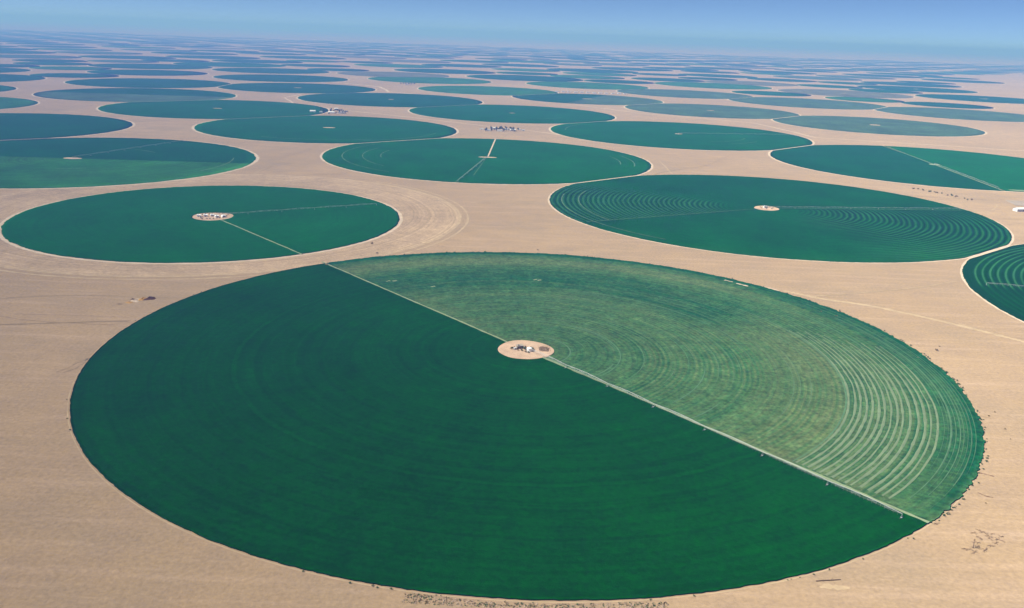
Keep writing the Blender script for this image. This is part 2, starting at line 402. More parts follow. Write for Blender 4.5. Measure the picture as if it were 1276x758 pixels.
def mix_mown(R, A, X, Y):
    ring = vnoise(R / 2.6, R * 0 + np.floor((A + 60) / 400), 41) * .5 + vnoise(R / 7, A / 50, 42) * .5
    m = .30 + .26 * (ring - .5) + .20 * (fbm(X / 70, Y / 70, 43) - .5) + .16 * (vnoise(X / 3.5, Y / 3.5, 44) - .5)
    m += .26 * sstep(190, 290, R) * (1 - sstep(299, 303, R)) * (1 - sstep(-5, 38, A))            # thin yellowing crop inside the windrows
    m += .20 * sstep(300, 350, R) * sstep(22, 60, A) * (1 - sstep(388, 394, R))
    m -= .16 * sstep(200, 250, R) * (1 - sstep(320, 350, R)) * sstep(15, 40, A)
    m -= .27 * sstep(369, 376, R) * (.75 + .25 * sstep(388, 396, R)) * (.4 + .6 * sstep(-42, -30, A))                                                                   # lush outer strip
    m -= .10 * sstep(392, 397, R)
    yel = sstep(.0, 1, 1 - np.abs(A - 128) / 12) * (1 - sstep(180, 330, R)); m += .12 * yel
    low = (1 - sstep(-47.5, -45.0, A)) * sstep(170, 230, R); m += .22 * low * vnoise(R / 5, A, 45)
    rows = .5 + .5 * np.cos(2 * np.pi * R / 4.9)                                                   # soft wheel rows through the middle
    m += (rows - .5) * .26 * sstep(40, 110, R) * (1 - sstep(300, 301, R)) * (.35 + .65 * sstep(.35, .65, vnoise(R / 22, A / 35, 46))) * (1 - .6 * sstep(60, 90, A))
    m += (rows - .5) * .30 * sstep(300, 306, R) * (1 - sstep(366, 370, R)) * (1 - sstep(20, 55, A))
    return np.clip(m, 0, 1)
def z_mown(R, A, X, Y):
    return .10 * vnoise(R / 2.5, A / 60, 51) + .12 * fbm(X / 8, Y / 8, 52, 2) + .45 * sstep(371, 375, R) - .04 * sstep(300, 304, R) * (1 - sstep(366, 370, R))
mo = polar('mown_crop', M['crop_mown'], 27.2, 404.4, A_DN + .42, A_UP - .42, 300, 620, .30, field, mix_mown, z_mown, wob=.9, wseed=5, rag=1.1)
mo['label'] = 'pale green mown crop with curved rows on the far side'
k = 0
for i in range(15):
    r = 301.5 + 4.85 * i + rng.uniform(-.4, .4) + (2.0 if i >= 11 else 0)
    top = 16 - .75 * i + rng.uniform(-3, 3)
    P = arc(r, A_DN + .7 + (.3 if r < 350 else .9), top, .7)
    t = np.linspace(0, 1, len(P)); P += np.c_[vnoise(t * 14, t * 0 + i, 71) - .5, vnoise(t * 14, t * 0 + i, 72) - .5] * .7
    w = 2.2 * (1 - .8 * sstep(.72, 1, t)) * (.72 + .5 * vnoise(t * 38, t * 0 + i, 77))
    if i in (7, 13): w = w * .7
    ribbon('windrow', P, w, .34, M['windrow'], field, .10, thick=.5)
for r, a0, a1, w in ((44.6, -56, 78, 1.5), (93.5, -46, 126, 1.2), (89.5, -60, -20, 1.5), (174, -44, -9, 1.1), (204, -48, -36, 1.6), (298.8, -49, 34, 1.6),
                     (226, 10, 75, .9), (352, 2, 34, 1.1), (381, -46, 22, 1.0), (388, -44, 30, .8), (396, -40, 40, .8), (132, 20, 80, .8), (262, 30, 60, .9)):
    P = arc(r, a0 if a0 > A_DN + 1 else A_DN + 1, a1, .8); t = np.linspace(0, 1, len(P))
    ribbon('wheel_track', P, w * (.35 + .65 * np.sin(np.pi * np.clip(t, .04, .96)) ** .5), .62 if r < 370 else 1.12, M['mown_arc'], field, .3)
rim(field, 404.6, .9, 'oldtrack')
p_ = pad(field, 27, .8, cx=.6)
ra = random.Random(3)
for q in range(34):                                   # faint thin wheel lines left by the mower, all round the mown half
    r = 62 + q * 6.9 + ra.uniform(-2, 2); a0 = ra.uniform(-46, 60); a1 = min(124, a0 + ra.uniform(18, 70)); P = arc(r, a0, a1, .8); t = np.linspace(0, 1, len(P))
    ribbon('wheel_track', P, .62 * np.sin(np.pi * np.clip(t, .03, .97)) ** .6, .64, M['mown_arc'], field, .4)
for q in range(9):
    r = 376 + q * 2.9; a0 = ra.uniform(-47, -30); P = arc(r, a0, a0 + ra.uniform(40, 95), .8); t = np.linspace(0, 1, len(P))
    ribbon('wheel_track', P, .55 * np.sin(np.pi * np.clip(t, .03, .97)) ** .6, 1.12, M['mown_arc'], field, .4)
# the two access tracks meet at the pad along the diameter
def diag(a, r0, r1): return line((r0 * math.cos(R_(a)), r0 * math.sin(R_(a))), (r1 * math.cos(R_(a)), r1 * math.sin(R_(a))), 60, .9)
tr = ribbon('access_track', diag(A_UP, 27, 412), 2.6, .98, M['greentrack'], field, .25)
tr = ribbon('access_track', diag(A_DN + .15, 27, 404), 3.0, .98, M['greentrack'], field, .35)

# curved pale scrapes just inside the far rim
for a0, a1, r in ((43, 45.6, 389), (46.5, 48.3, 391), (38, 41, 404.5)):
    ribbon('bare_patch', arc(r, a0, a1, .3), 3.0, 1.13, M['pale'], field, .5)
for a, r in ((85.8, 261), (87, 262), (126, 286), (124.5, 283), (117.4, 241)):
    ribbon('bare_patch', line((r * math.cos(R_(a)) - 2.2, r * math.sin(R_(a)) - 2), (r * math.cos(R_(a)) + 2.2, r * math.sin(R_(a)) + 2), 5), 3.2, .75, M['greentrack'], field, .4)

# ------------------------------------------------------------------ other near fields
# old, wider circle left of centre: fallow ring round the small green field
ring = polar('fallow_ring', M['fallow'], 288, 404, 0, 360, 60, 360, .05, None, lambda R, A, X, Y: np.clip(.35 + .5 * (vnoise(R / 6, A / 60, 61) - .4) + .35 * (fbm(X / 60, Y / 60, 62) - .5) + .4 * sstep(370, 400, R) , 0, 1), None, skirt=False, wob=3, loc=(-495, 1440, 0))
tag(ring, 'sandy fallow ring with faint circular furrows round the small green field', kind='structure')
for r, w, mt in ((404, 4, 'oldtrack'), (396, 1.6, 'dirt'), (409.5, 1.6, 'dirt'), (417, 3.5, 'oldtrack'), (352, 2, 'dirt')):
    FI[0] += 1
    o = ribbon('dirt_track', arc(r, -175, 60, 1.0), w, .06 + .0012 * FI[0], M[mt], None, .5, loc=(-495, 1440, 0)); tag(o, kind='structure')
fl = empty('crop_field', (-485.1, 1400.7, 0), 'dark green crop circle ringed by sand, behind the left side of the big field', 'crop field')
polar('crop', M['crop_teal'], 31, 297, 0, 360, 60, 360, .7, fl, None, lambda R, A, X, Y: .1 * fbm(X / 10, Y / 10, 3, 2), wseed=12)
rim(fl, 298, 5.5); pd = pad(fl, 31, .72)
ribbon('access_track', diag(-49, 30, 300), 2.6, .86, M['greentrack'], fl, .2)

MR = (470.5, 1649.5)
fr = empty('crop_field', (*MR, 0), 'wide crop circle with rippled curved rows, right of centre behind the big field', 'crop field')
def zone_r(R, A):
    A = np.where(A > 180, A - 360, A)
    left = sstep(-152, -146, -np.abs(A + 0) ) * 0
    a = A % 360
    left = sstep(128, 165, a) * (1 - sstep(207.5, 209.5, a)) * sstep(45, 120, R)
    right = np.clip((1 - sstep(6.5, 8.5, a)) + sstep(255, 315, a), 0, 1) * sstep(35, 110, R)
    return left, right
def mix_r(R, A, X, Y):
    L, Q = zone_r(R, A)
    rows = (.5 + .5 * np.cos(2 * np.pi * R / 9.6 + 1.6 * vnoise(A / 6, R / 25, 69))) ** 1.3
    amp = (Q * (.55 + .45 * vnoise(R / 30, A / 25, 63)) + L * .8)
    base = .40 + .18 * (fbm(X / 110, Y / 110, 64) - .5)
    m = base * (1 - amp) + amp * (rows * .82 + .0) + .22 * L * .4
    bot = sstep(210, 225, A % 360) * (1 - sstep(290, 330, A % 360)); m = m + .14 * bot * sstep(250, 400, R)
    return np.clip(m, 0, 1)
def z_r(R, A, X, Y):
    L, Q = zone_r(R, A); return (Q * .5 + L * .25) * (.5 - .5 * np.cos(2 * np.pi * R / 9.6)) - .1
polar('crop', M['crop_rowed'], 22, 406.5, 0, 360, 300, 560, .75, fr, mix_r, z_r, wseed=14, wob=.7, clips=clips_for(*MR, 406.5))
rim(fr, 406.5, 4); pad(fr, 22.5, 1.3)
ribbon('wheel_track', diag(208.3, 25, 398), 1.7, 1.42, M['mown_arc'], fr, .3)
ribbon('wheel_track', diag(7.5, 25, 395), 2.2, 1.42, M['mown_arc'], fr, .3)
ribbon('wheel_track', arc(384, 168, 232, 1), 2, 1.42, M['mown_arc'], fr, .4); ribbon('wheel_track', arc(352, 160, 208, 1), 2, 1.42, M['mown_arc'], fr, .4)

fs = empty('crop_field', (1017.5, 1027.5, 0), 'dark crop circle with bold pale rings cut off by the right edge', 'crop field')
def mix_s(R, A, X, Y):
    a = A % 360; rows = (.5 + .5 * np.cos(2 * np.pi * R / 9.4 + .8 * vnoise(A / 8, R / 40, 68))) ** 2.6
    up = 1 - sstep(163, 166.5, a) * .62 ; up = np.where(a > 300, 1, up)
    return np.clip(.14 + rows * .8 * up * (1 - sstep(414, 420, R)) * (.7 + .3 * vnoise(R / 9, A / 9, 66)), 0, 1)
polar('crop', M['crop_ringed'], 20, 429, 0, 360, 320, 400, .7, fs, mix_s, lambda R, A, X, Y: -.4 * (.5 + .5 * np.cos(2 * np.pi * R / 9.4)), wseed=15, wob=.8, clips=clips_for(1017.5, 1027.5, 429))
rim(fs, 429, 3.5); pad(fs, 20, .9)

fc = empty('crop_field', (-73.5, 2225.5, 0), 'teal crop circle in the middle with a pale track from its hub to the far rim', 'crop field')
polar('crop', M['crop_teal'], 0.1, 404, 0, 360, 40, 300, .6, fc, None, None, wseed=16, clips=clips_for(-73.5, 2225.5, 404)); rim(fc, 404, 6)
pad(fc, 23, .66, ry=9); ribbon('access_track', line((0, 5), (8, 405)), 3.6, .70, M['pale'], fc)
for r, a0, a1 in ((357, 150, 235), (308, 160, 200), (264, 165, 195), (364, -12, 20), (330, -8, 18), (308, 200, 222)):
    ribbon('wheel_track', arc(r, a0, a1, 1), 2.2, .67, M['mown_arc'], fc, .5)
ribbon('wheel_track', line((-8, -20), (-52, -395)), 2.4, .67, M['mown_arc'], fc, .4)
ribbon('wheel_track', line((-4, -20), (-20, -300)), 1.4, .67, M['mown_arc'], fc, .4)

fq = empty('crop_field', (1117, 2395.5, 0), 'two-tone teal crop circle split by a pale line, at the right edge', 'crop field')
o = polar('dark_crop', M['crop_deep'], .1, 425, 86.5, 265.5, 40, 220, .6, fq, None, None, wseed=17, clips=clips_for(1117, 2395.5, 425))
o = polar('green_crop', M['crop_teal'], .1, 425, -94, 86, 40, 220, .6, fq, lambda R, A, X, Y: .35 + .5 * fbm(X / 80, Y / 80, 8), None, wseed=18, clips=clips_for(1117, 2395.5, 425))
rim(fq, 425, 7)
ribbon('access_track', line((33, 407), (0, 0)), 2.6, .70, M['greentrack'], fq); ribbon('access_track', line((0, 0), (-34, -418)), 4.2, .70, M['greentrack'], fq)
pad(fq, 14, .66, mat='greentrack')
ribbon('wheel_track', arc(408, -92, -60, 1), 12, .66, M['greentrack'], fq, .3)

# ------------------------------------------------------------------ the fields farther out
def simple(cx, cy, R, style, label, split=None, padr=None, scars=0, seed=0):
    f = empty('crop_field', (cx, cy, 0), label, 'crop field')
    h = .55 + (seed % 23) * .009; cl = clips_for(cx, cy, R)
    if split:
        a, s1, s2 = split
        polar('far_crop', M[s1], .1, R, a, a + 180, 14, 110, h, f, None, None, wseed=seed, clips=cl)
        polar('near_crop', M[s2], .1, R, a - 180, a, 14, 110, h, f, None, None, wseed=seed, clips=cl)
    else: polar('crop', M[style], .1, R, 0, 360, 16, 220, h, f, None, None, wseed=seed, clips=cl)
    rim(f, R, 8)
    if padr: pad(f, padr[0], h + .05, ry=padr[1])
    for q in range(scars):
        a0 = rng.uniform(0, 360); ribbon('wheel_track', arc(rng.uniform(.3, .92) * R, a0, a0 + rng.uniform(15, 60), 2), 3, h + .1, M['mown_arc'], f, .5)
    return f
centres = [(MC[0], MC[1], 404), (-485, 1400, 405), (*MR, 408), (1017, 1028, 430), (-73, 2225, 405), (1117, 2395, 425)]
for i, (cx, cy, R, st, lb, sp, pr, sc_) in enumerate(FAR):
    simple(cx, cy, R, st, lb, sp, pr, sc_, 20 + i); centres.append((cx, cy, R))

# a few fields outside the frame on either side continue the pattern
# hazy fields, a loose honeycomb out to the horizon
ringmesh = {}
def flat_field(style, R, i):
    key = (style, i % 3)
    if key not in ringmesh:
        o = polar('crop_field', M[style], .1, 395, 0, 360, 3, 90, .6, None, None, None, wseed=90 + i % 3); me = o.data; bpy.data.objects.remove(o)
        t = ribbon('perimeter_track', arc(399, 0, 357, 3), 12, .11, M['pale'], None, .3, closed=True); tm = t.data; bpy.data.objects.remove(t)
        ringmesh[key] = (me, tm)
    return ringmesh[key]
rf = random.Random(11)
cand = []
DXs, DYs = 545.0, 1345.0
for ix in range(-60, 61):
    x = ix * DXs; off = (ix % 2) * DYs / 2
    for iy in range(0, 22):
        y = 2400 + iy * DYs + off + rf.uniform(-150, 150); xx = x + rf.uniform(-60, 60)
        r_ = 398 + rf.uniform(-28, 22); q = rf.random(); s = rf.random()
        ang = abs(xx) / max(y, 1)
        if y > 20500 or ang > .95: continue
        if y < 5200 and ang < .62: continue
        clr = min(math.hypot(xx - a, y - b) - c for a, b, c in centres) + 6
        if clr < 285: continue
        r_ = min(r_, clr)
        # open sand at the far right
        if xx / y > .50 and y < 12500: continue
        hole = vnoise(np.array([xx / 1900]), np.array([y / 2600]), 321)[0]
        if hole < .05 and y > 5600: continue
        if q < .06: continue
        centres.append((xx, y, r_))
        cand.append((xx, y, r_, s))
for _ in range(22000):
    y = rf.uniform(4300, 16000); xx = rf.uniform(-.75, .75) * y; r_ = rf.uniform(300, 410)
    if (xx / y > .47 and y < 12500) or (y < 5000 and abs(xx / y) > .5): continue
    if y < 5600 and -.16 < xx / y < .0: continue
    clr = min(math.hypot(xx - a, y - b) - c for a, b, c in centres) + 8
    if clr < 190 + y * .005: continue
    r_ = min(r_, clr)
    centres.append((xx, y, r_)); cand.append((xx, y, r_, rf.random() * .8))
cand.sort(key=lambda t: math.hypot(t[0], t[1]))
stuffV, stuffF, stuffM, base = [], [], [], 0
STY = ['crop_deep', 'crop_teal', 'crop_mid', 'crop_grey', 'crop_olive']
WORD = ['dark blue-green', 'teal', 'muted green', 'grey-green', 'olive']
for i, (x, y, r_, s) in enumerate(cand):
    k = 0 if s < .40 else 1 if s < .58 else 2 if s < .76 else 3 if s < .92 else 4
    d = math.hypot(x, y)
    if d < 13500:
        me, tm = flat_field(STY[k], r_, i)
        e = empty('crop_field', (x, y, 0), 'small %s crop circle seen almost edge-on in the distant haze' % WORD[k], 'crop field', 'hazy crop circles far off', rf.uniform(0, 6.28))
        e.scale = (r_ / 395, r_ / 395, 1 + i * .003)
        link('crop', me, e); link('perimeter_track', tm, e)
    else:
        t = np.linspace(0, 2 * math.pi, 41)[:-1]
        stuffV.append(np.c_[x + r_ * np.cos(t), y + r_ * np.sin(t), np.full(40, .7)]); stuffF.append(list(range(base, base + 40))); stuffM.append(min(k, 3)); base += 40
ff = link('distant_crop_fields', mesh_from('distant_crop_fields', np.concatenate(stuffV), stuffF, mats=[M[s] for s in STY[:4]], midx=stuffM))
tag(ff, 'belt of hazy crop circles merging into blue bands below the horizon', 'crop field', kind='stuff')

# ------------------------------------------------------------------ tracks and gullies on the sand
def strack(pts, w, mat, label, n=40, wig=3, jit=.4):
    P = []
    for a, b in zip(pts[:-1], pts[1:]): P.append(line(a, b, n)[:-1])
    P = np.concatenate(P + [np.array([pts[-1]])])
    q = np.arange(len(P)); P = P + np.c_[vnoise(q / 7, q * 0, 12) - .5, vnoise(q / 7, q * 0 + 4, 15) - .5] * wig
    FI[0] += 1
    o = ribbon('dirt_track', P, w, .06 + .0012 * FI[0], M[mat], None, jit); tag(o, label, kind='structure')
strack([(340, 1078), (375, 1048), (438, 1019), (496, 967), (551, 906), (640, 800)], 7.0, 'oldtrack', 'pale vehicle track slanting past the right rim of the big field')
strack([(350, 1083), (440, 1026), (520, 955), (600, 870)], 2.5, 'dirt', 'faint wheel mark beside the pale slanting track', wig=5)
strack([(-560, 872), (-528, 869), (-500, 862), (-472, 857), (-440, 858), (-422, 855), (-405, 856)], 1.0, 'rut', 'thin dark gully on the left sand', 12, 3.5, .8)
strack([(-520, 880), (-470, 882), (-394, 882)], 1.1, 'rut', 'straight thin dark line on the left sand', 14, 1.0, .8)
strack([(-399, 724), (-393, 735), (-391, 745), (-386, 762)], 1.3, 'rut', 'short forked dark gully near the left rim of the big field', 8, 3, .9)
strack([(-393, 722), (-386, 735), (-384, 748), (-381, 757)], .9, 'rut', 'second strand of the forked gully near the left rim', 8, 3, .9)
strack([(-170, 1275), (-148, 1272), (-125, 1262), (-99, 1250)], 1.6, 'rut', 'short brown scratch on the sand above the big field', 8, 5, .9)
strack([(930, 1760), (955, 1755), (985, 1735), (1030, 1700)], 5, 'dirt', 'brown track bending round the right tip of the rippled field', 10, 5, .6)
strack([(870, 1640), (900, 1780), (935, 1830), (880, 1980)], 4, 'dirt', 'faint track beyond the rippled field', 10, 6, .6)
strack([(340, 596.5), (346, 595), (352, 592), (357, 588)], .8, 'mud', 'dark curved mark on sand right of the big field', 6, 1, .6)  # dark curved ribbon laid flat on the sand
strack([(332, 563), (336, 558), (340, 556.5)], .7, 'mud', 'smaller dark mark below the curved one', 6, .6, .6)  # smaller dark ribbon, also flat on the sand
strack([(396, 699), (402, 700), (409, 696)], .6, 'rut', 'thin brown mark right of the windrows', 6, 1, .6)  # thin brown ribbon running up to a shrub
strack([(-1000, 4150), (-1010, 3900), (-880, 3560), (-620, 3380), (-200, 3080), (40, 2900), (330, 2600)], 7, 'pale', 'pale road threading between the circles left of centre', 20, 14, .3)
strack([(-1300, 5600), (-1100, 5200), (-760, 4900), (-640, 4500), (-230, 4250), (-150, 3970)], 12, 'pale', 'pale road climbing towards the haze left of centre', 20, 14, .3)
strack([(250, 4100), (500, 3750), (900, 3480), (1000, 3000), (1560, 2830), (2500, 2950)], 7, 'pale', 'pale road threading between the circles right of centre', 20, 14, .3)

# faint vehicle tracks wandering over the open sand, two wheel marks each
rt = random.Random(23); ntr = 0
def clear(P, mrg=10): return all(((P[:, 0] - a) ** 2 + (P[:, 1] - b) ** 2).min() > (c + mrg) ** 2 for a, b, c in centres if b < 4500)
while ntr < 26:
    x, y = rt.uniform(-1100, 1500), rt.uniform(620, 3200)
    if math.hypot(x + 495, y - 1440) < 430: continue
    a = rt.uniform(0, 6.28); cur = rt.uniform(-.05, .05); L = []
    for _ in range(60):
        L.append((x, y)); cur += rt.uniform(-.012, .012); cur *= .95; a += cur; x += 9 * math.cos(a); y += 9 * math.sin(a)
        if not all(math.hypot(x - p, y - q) > c + 9 for p, q, c in centres if q < 5200): break
    if len(L) < 16 or min(q for p, q in L) < 560: continue
    ntr += 1; L = np.array(L); D = np.gradient(L, axis=0); D /= np.hypot(D[:, 0], D[:, 1])[:, None]; Q = np.c_[-D[:, 1], D[:, 0]]
    for sd_ in (-1.0, 1.0):
        FI[0] += 1; o = ribbon('wheel_mark', L + Q * sd_, .9 + y * .0002, .06 + .0012 * FI[0], M[('dirt', 'oldtrack')[ntr % 2]], None, .5); tag(o, kind='structure')

# light scraped patch and log near the bottom right
sp = ribbon('scraped_patch', line((183, 443), (200, 443), 10, 2), np.array([1, 3, 4, 5, 4, 5, 4, 3, 2, 1.]), .09, M['oldtrack'], None, .5); tag(sp, 'pale scraped patch of sand below the log', kind='structure')

# ------------------------------------------------------------------ plants
def leafball(mb, c, rx, ry, rz, n, s, rnd, mi=0):
    for _ in range(n):
        while True:
            p = Vector((rnd.uniform(-1, 1), rnd.uniform(-1, 1), rnd.uniform(-1, 1)))
            if p.length < 1: break
        p = Vector((c[0] + p.x * rx, c[1] + p.y * ry, c[2] + p.z * rz))
        a = Vector((rnd.gauss(0, 1), rnd.gauss(0, 1), rnd.gauss(0, 1))).normalized(); b = a.orthogonal().normalized() * s * rnd.uniform(.5, 1.2); d = a.cross(b)
        mb.add([p - b - d * .5, p + b - d * .3, p + b * .4 + d, p - b * .7 + d * .7], [(0, 1, 2, 3)], mi)
def shrub_mesh(name, w, h, leaf, seed, n=46, twig=6):
    rnd = random.Random(seed); mb = MB()
    for k in range(twig):
        a = rnd.uniform(0, 6.28); rr = rnd.uniform(.3, .9) * w / 2
        mb.tube((0, 0, 0), (rr * math.cos(a), rr * math.sin(a), h * rnd.uniform(.5, 1)), .06, .02, 3, 0)
    for q in range(4):
        a = rnd.uniform(0, 6.28); rr = rnd.uniform(.1, .5) * w / 2
        leafball(mb, (rr * math.cos(a), rr * math.sin(a), h * rnd.uniform(.35, .65)), w * .3, w * .3, h * .4, n // 4, w * .12, rnd, 1)
    return mb.mesh(name, M['twig'], leaf)
def place(name, me, x, y, label, cat, group=None, s=1.0, z=0.0):
    o = link(name, me, None, (x, y, z), rng.uniform(0, 6.28)); o.scale = (s, s, s * rng.uniform(.85, 1.2)); return tag(o, label, cat, group)
green = [shrub_mesh('shrub', 2.4, 1.5, M['bushleaf'], 100 + i) for i in range(4)]
long_ = [shrub_mesh('shrub', 4.2, 1.3, M['bushleaf'], 140 + i, 60) for i in range(2)]
brown = [shrub_mesh('dry_shrub', 2.6, 1.2, M['dryleaf'], 120 + i, 40, 9) for i in range(3)]
for k in range(105):
    u = rng.uniform()
    a = -50 + 62 * rng.uniform() if k < 60 else 12 + 105 * rng.uniform()
    r = 405 + abs(rng.normal(0, 1.5)) + 0.5
    me = (green + long_)[rng.randint(6)]
    o = place('shrub', me, MC[0] + r * math.cos(R_(a)), MC[1] + r * math.sin(R_(a)), 'low dark green shrub on the sandy rim of the mown half', 'shrub', 'shrubs along the rim of the mown half', rng.uniform(.35, .9) + .5 * rng.uniform() ** 4)
for k in range(26):
    a = -50 - 60 * rng.uniform() if k < 18 else 150 + 70 * rng.uniform(); r = 405.2 + abs(rng.normal(0, .8))
    place('shrub', green[rng.randint(4)], MC[0] + r * math.cos(R_(a)), MC[1] + r * math.sin(R_(a)), 'small green shrub on the rim of the dark half', 'shrub', 'shrubs along the rim of the dark half', rng.uniform(.4, .8))
for x, y, s, lb in ((419.2, 709.2, .8, 'small brown shrub on the right sand, topmost of a loose column'), (410, 674.3, .95, 'brown shrub on the right sand, middle of a loose column'),
                    (404, 655, .6, 'faint brown shrub on the right sand, lowest of a loose column'), (439.4, 867.3, 1.7, 'dark brown shrub alone on sand right of the far rim'),
                    (409, 700, .9, 'dark brown shrub beside a thin mark, right of the windrows'), (409.5, 842, 1.3, 'brown shrub on the sand just off the upper right rim'),
                    (400, 868, 1.2, 'brown shrub close to the upper right rim, beside the dark one'), (448, 880, 1.0, 'faint brown shrub beyond the lone dark one'),
                    (372, 975, 1.6, 'brown shrub halfway along the upper right rim'), (360, 991, 1.2, 'smaller brown shrub left of the halfway one'),
                    (330.5, 548, .6, 'tiny brown shrub below the dark marks at right'),
                    (-205, 1252, 2.2, 'brown shrub on sand between left field and big field'), (-190, 1196, 1.8, 'brown shrub just above the far rim of the big field'),
                    (-244, 1123, 2.0, 'dark shrub where the pale diameter track leaves the big field'), (35, 1250, 1.5, 'single brown shrub above the top of the big field'),
                    (-95, 872, .001, None)):
    if lb: place('dry_shrub', brown[int(x) % 3], x, y, lb, 'shrub', None, s)
for k in range(22):
    t = k / 21; x = 880 + 66 * t + rng.normal(0, 4); y = 1968 - 140 * t + rng.normal(0, 7)
    place('shrub', (green + brown)[rng.randint(7)], x, y, 'brownish shrub in the row between the rippled field and the split one', 'shrub', 'row of shrubs beyond the rippled field', rng.uniform(1.2, 2.6))

# sprawling dry thorn tree at the bottom right
def dry_branches(name, R, n, seed, h=1.2):
    rnd = random.Random(seed); mb = MB()
    for k in range(n):
        a = rnd.uniform(0, 6.28); L = R * rnd.uniform(.4, 1); p = Vector((0, 0, .2)); d = Vector((math.cos(a), math.sin(a), rnd.uniform(.05, .5))).normalized()
        for s in range(5):
            q = p + d * L / 5; q.z = max(.05, min(q.z, h)); mb.tube(p, q, .13 * (1 - s / 6), .13 * (1 - (s + 1) / 6), 3)
            if s > 0:
                for _ in range(2):
                    e = (d + Vector((rnd.uniform(-1, 1), rnd.uniform(-1, 1), rnd.uniform(-.2, .5)))).normalized() * L * .28; w = q + e; w.z = max(.04, w.z); mb.tube(q, w, .07, .02, 3)
            p = q; d = (d + Vector((rnd.uniform(-.5, .5), rnd.uniform(-.5, .5), rnd.uniform(-.3, .1)))).normalized()
    return mb
dt = empty('dead_tree', (293.5, 490, 0), 'leafless brown thorn tree with a thin upright trunk on bottom right sand', 'dead tree')
mb = MB(); mb.tube((0, 0, 0), (.1, .2, 3), .28, .2, 6); mb.tube((.1, .2, 3), (-.1, .2, 6.4), .2, .09, 6)
link('trunk', mb.mesh('trunk', M['bark']), dt)
for s in range(3):
    mb = MB(); rnd = random.Random(s + 5)
    for k in range(7):
        z = rnd.uniform(.4, 5.6); a = rnd.uniform(0, 6.28); L = rnd.uniform(1.2, 3.4); p = Vector((0, .1, z)); q = p + Vector((math.cos(a) * L, math.sin(a) * L, rnd.uniform(-.2, .9)))
        mb.tube(p, q, .08, .03, 3); mb.tube(q, q + Vector((rnd.uniform(-1, 1), rnd.uniform(-1, 1), .4)), .04, .02, 3)
    link('branch', mb.mesh('branch', M['twig']), dt)
spots = [(288.5, 488.5, 2.3), (292, 485.5, 2.8), (297, 491.5, 2.4), (300, 488, 2.6), (299, 497, 2.8), (304, 502.5, 3.3), (310, 504, 3.4), (315, 501, 3.0), (318.5, 504.5, 2.4), (309, 510, 2.8), (303, 508, 2.0), (314, 508, 2.2), (306, 493, 2.0), (311, 496.5, 2.0)]
db = [dry_branches('dead_brush', 1, 6, 200 + i, .5).mesh('dead_brush', M['twig']) for i in range(3)]
for i, (x, y, s) in enumerate(spots):
    o = link('dead_brush', db[i % 3], None, (x, y, 0), i * 1.3); o.scale = (s * 1.25, s, 1.6); 
    BL = ['dry brushwood just left of the thorn tree trunk, lowest at left', 'dry brushwood in front of the thorn tree trunk, lowest of all', 'dry brushwood just right of the thorn tree trunk', 'dry brushwood low right of the thorn tree, second from its trunk',
          'dry brushwood above and right of the thorn tree trunk', 'wide dry brushwood in the middle of the patch behind the thorn tree', 'widest dry brushwood, upper right middle of the thorn patch', 'dry brushwood near the right end of the thorn patch, lower one',
          'rightmost dry brushwood of the thorn patch', 'topmost dry brushwood of the thorn patch', 'small dry brushwood at the upper left of the thorn patch', 'small dry brushwood at the upper right of the thorn patch', 'small dry brushwood midway low in the thorn patch', 'small dry brushwood low at the right in the thorn patch']
    tag(o, BL[i], 'brushwood', 'dry brushwood around the thorn tree')
o = link('dead_brush', db[0], None, (283, 518, 0), .4); o.scale = (2.6, 1.6, 2); tag(o, 'brown brushwood where the diameter track ends at the lower right rim', 'brushwood')
mb = MB(); P = [(0, 0, .25), (4, .8, .35), (9, 1.4, .3), (15, 2.4, .25)]
for a, b in zip(P[:-1], P[1:]): mb.tube(a, b, .38, .3, 7)
mb.tube((9, 1.4, .4), (10.5, 2.6, .9), .15, .06, 5); mb.tube((4, .8, .4), (3.2, -.6, .8), .12, .05, 5)
o = link('log', mb.mesh('log', M['bark']), None, (182, 448, 0)); tag(o, 'long brown log lying on sand near the bottom right', 'log')

# scrub along the near rim at the very bottom
mb = MB(); rnd = random.Random(4)
for k in range(900):
    x = rnd.uniform(-54, 92); y = 412.5 + rnd.uniform(0, 8.0) + (x - 14) ** 2 * .0004
    if (x - MC[0]) ** 2 + (y - MC[1]) ** 2 < 406.4 ** 2: continue
    s = rnd.uniform(.3, .85)
    if rnd.random() < .6: leafball(mb, (x, y, s * .5), s, s, s * .5, 9, s * .45, rnd, rnd.choice((0, 1, 1)))
    else:
        mb.lathe([(s * .6, 0), (s * .5, s * .4), (.02, s * .6)], 6, (x, y, 0), 2)
o = link('rim_scrub', mb.mesh('rim_scrub', M['bushleaf'], M['dryleaf'], M['stone']), None); tag(o, 'strip of mixed scrub and stones below the near rim of the big field', 'scrub', kind='stuff')

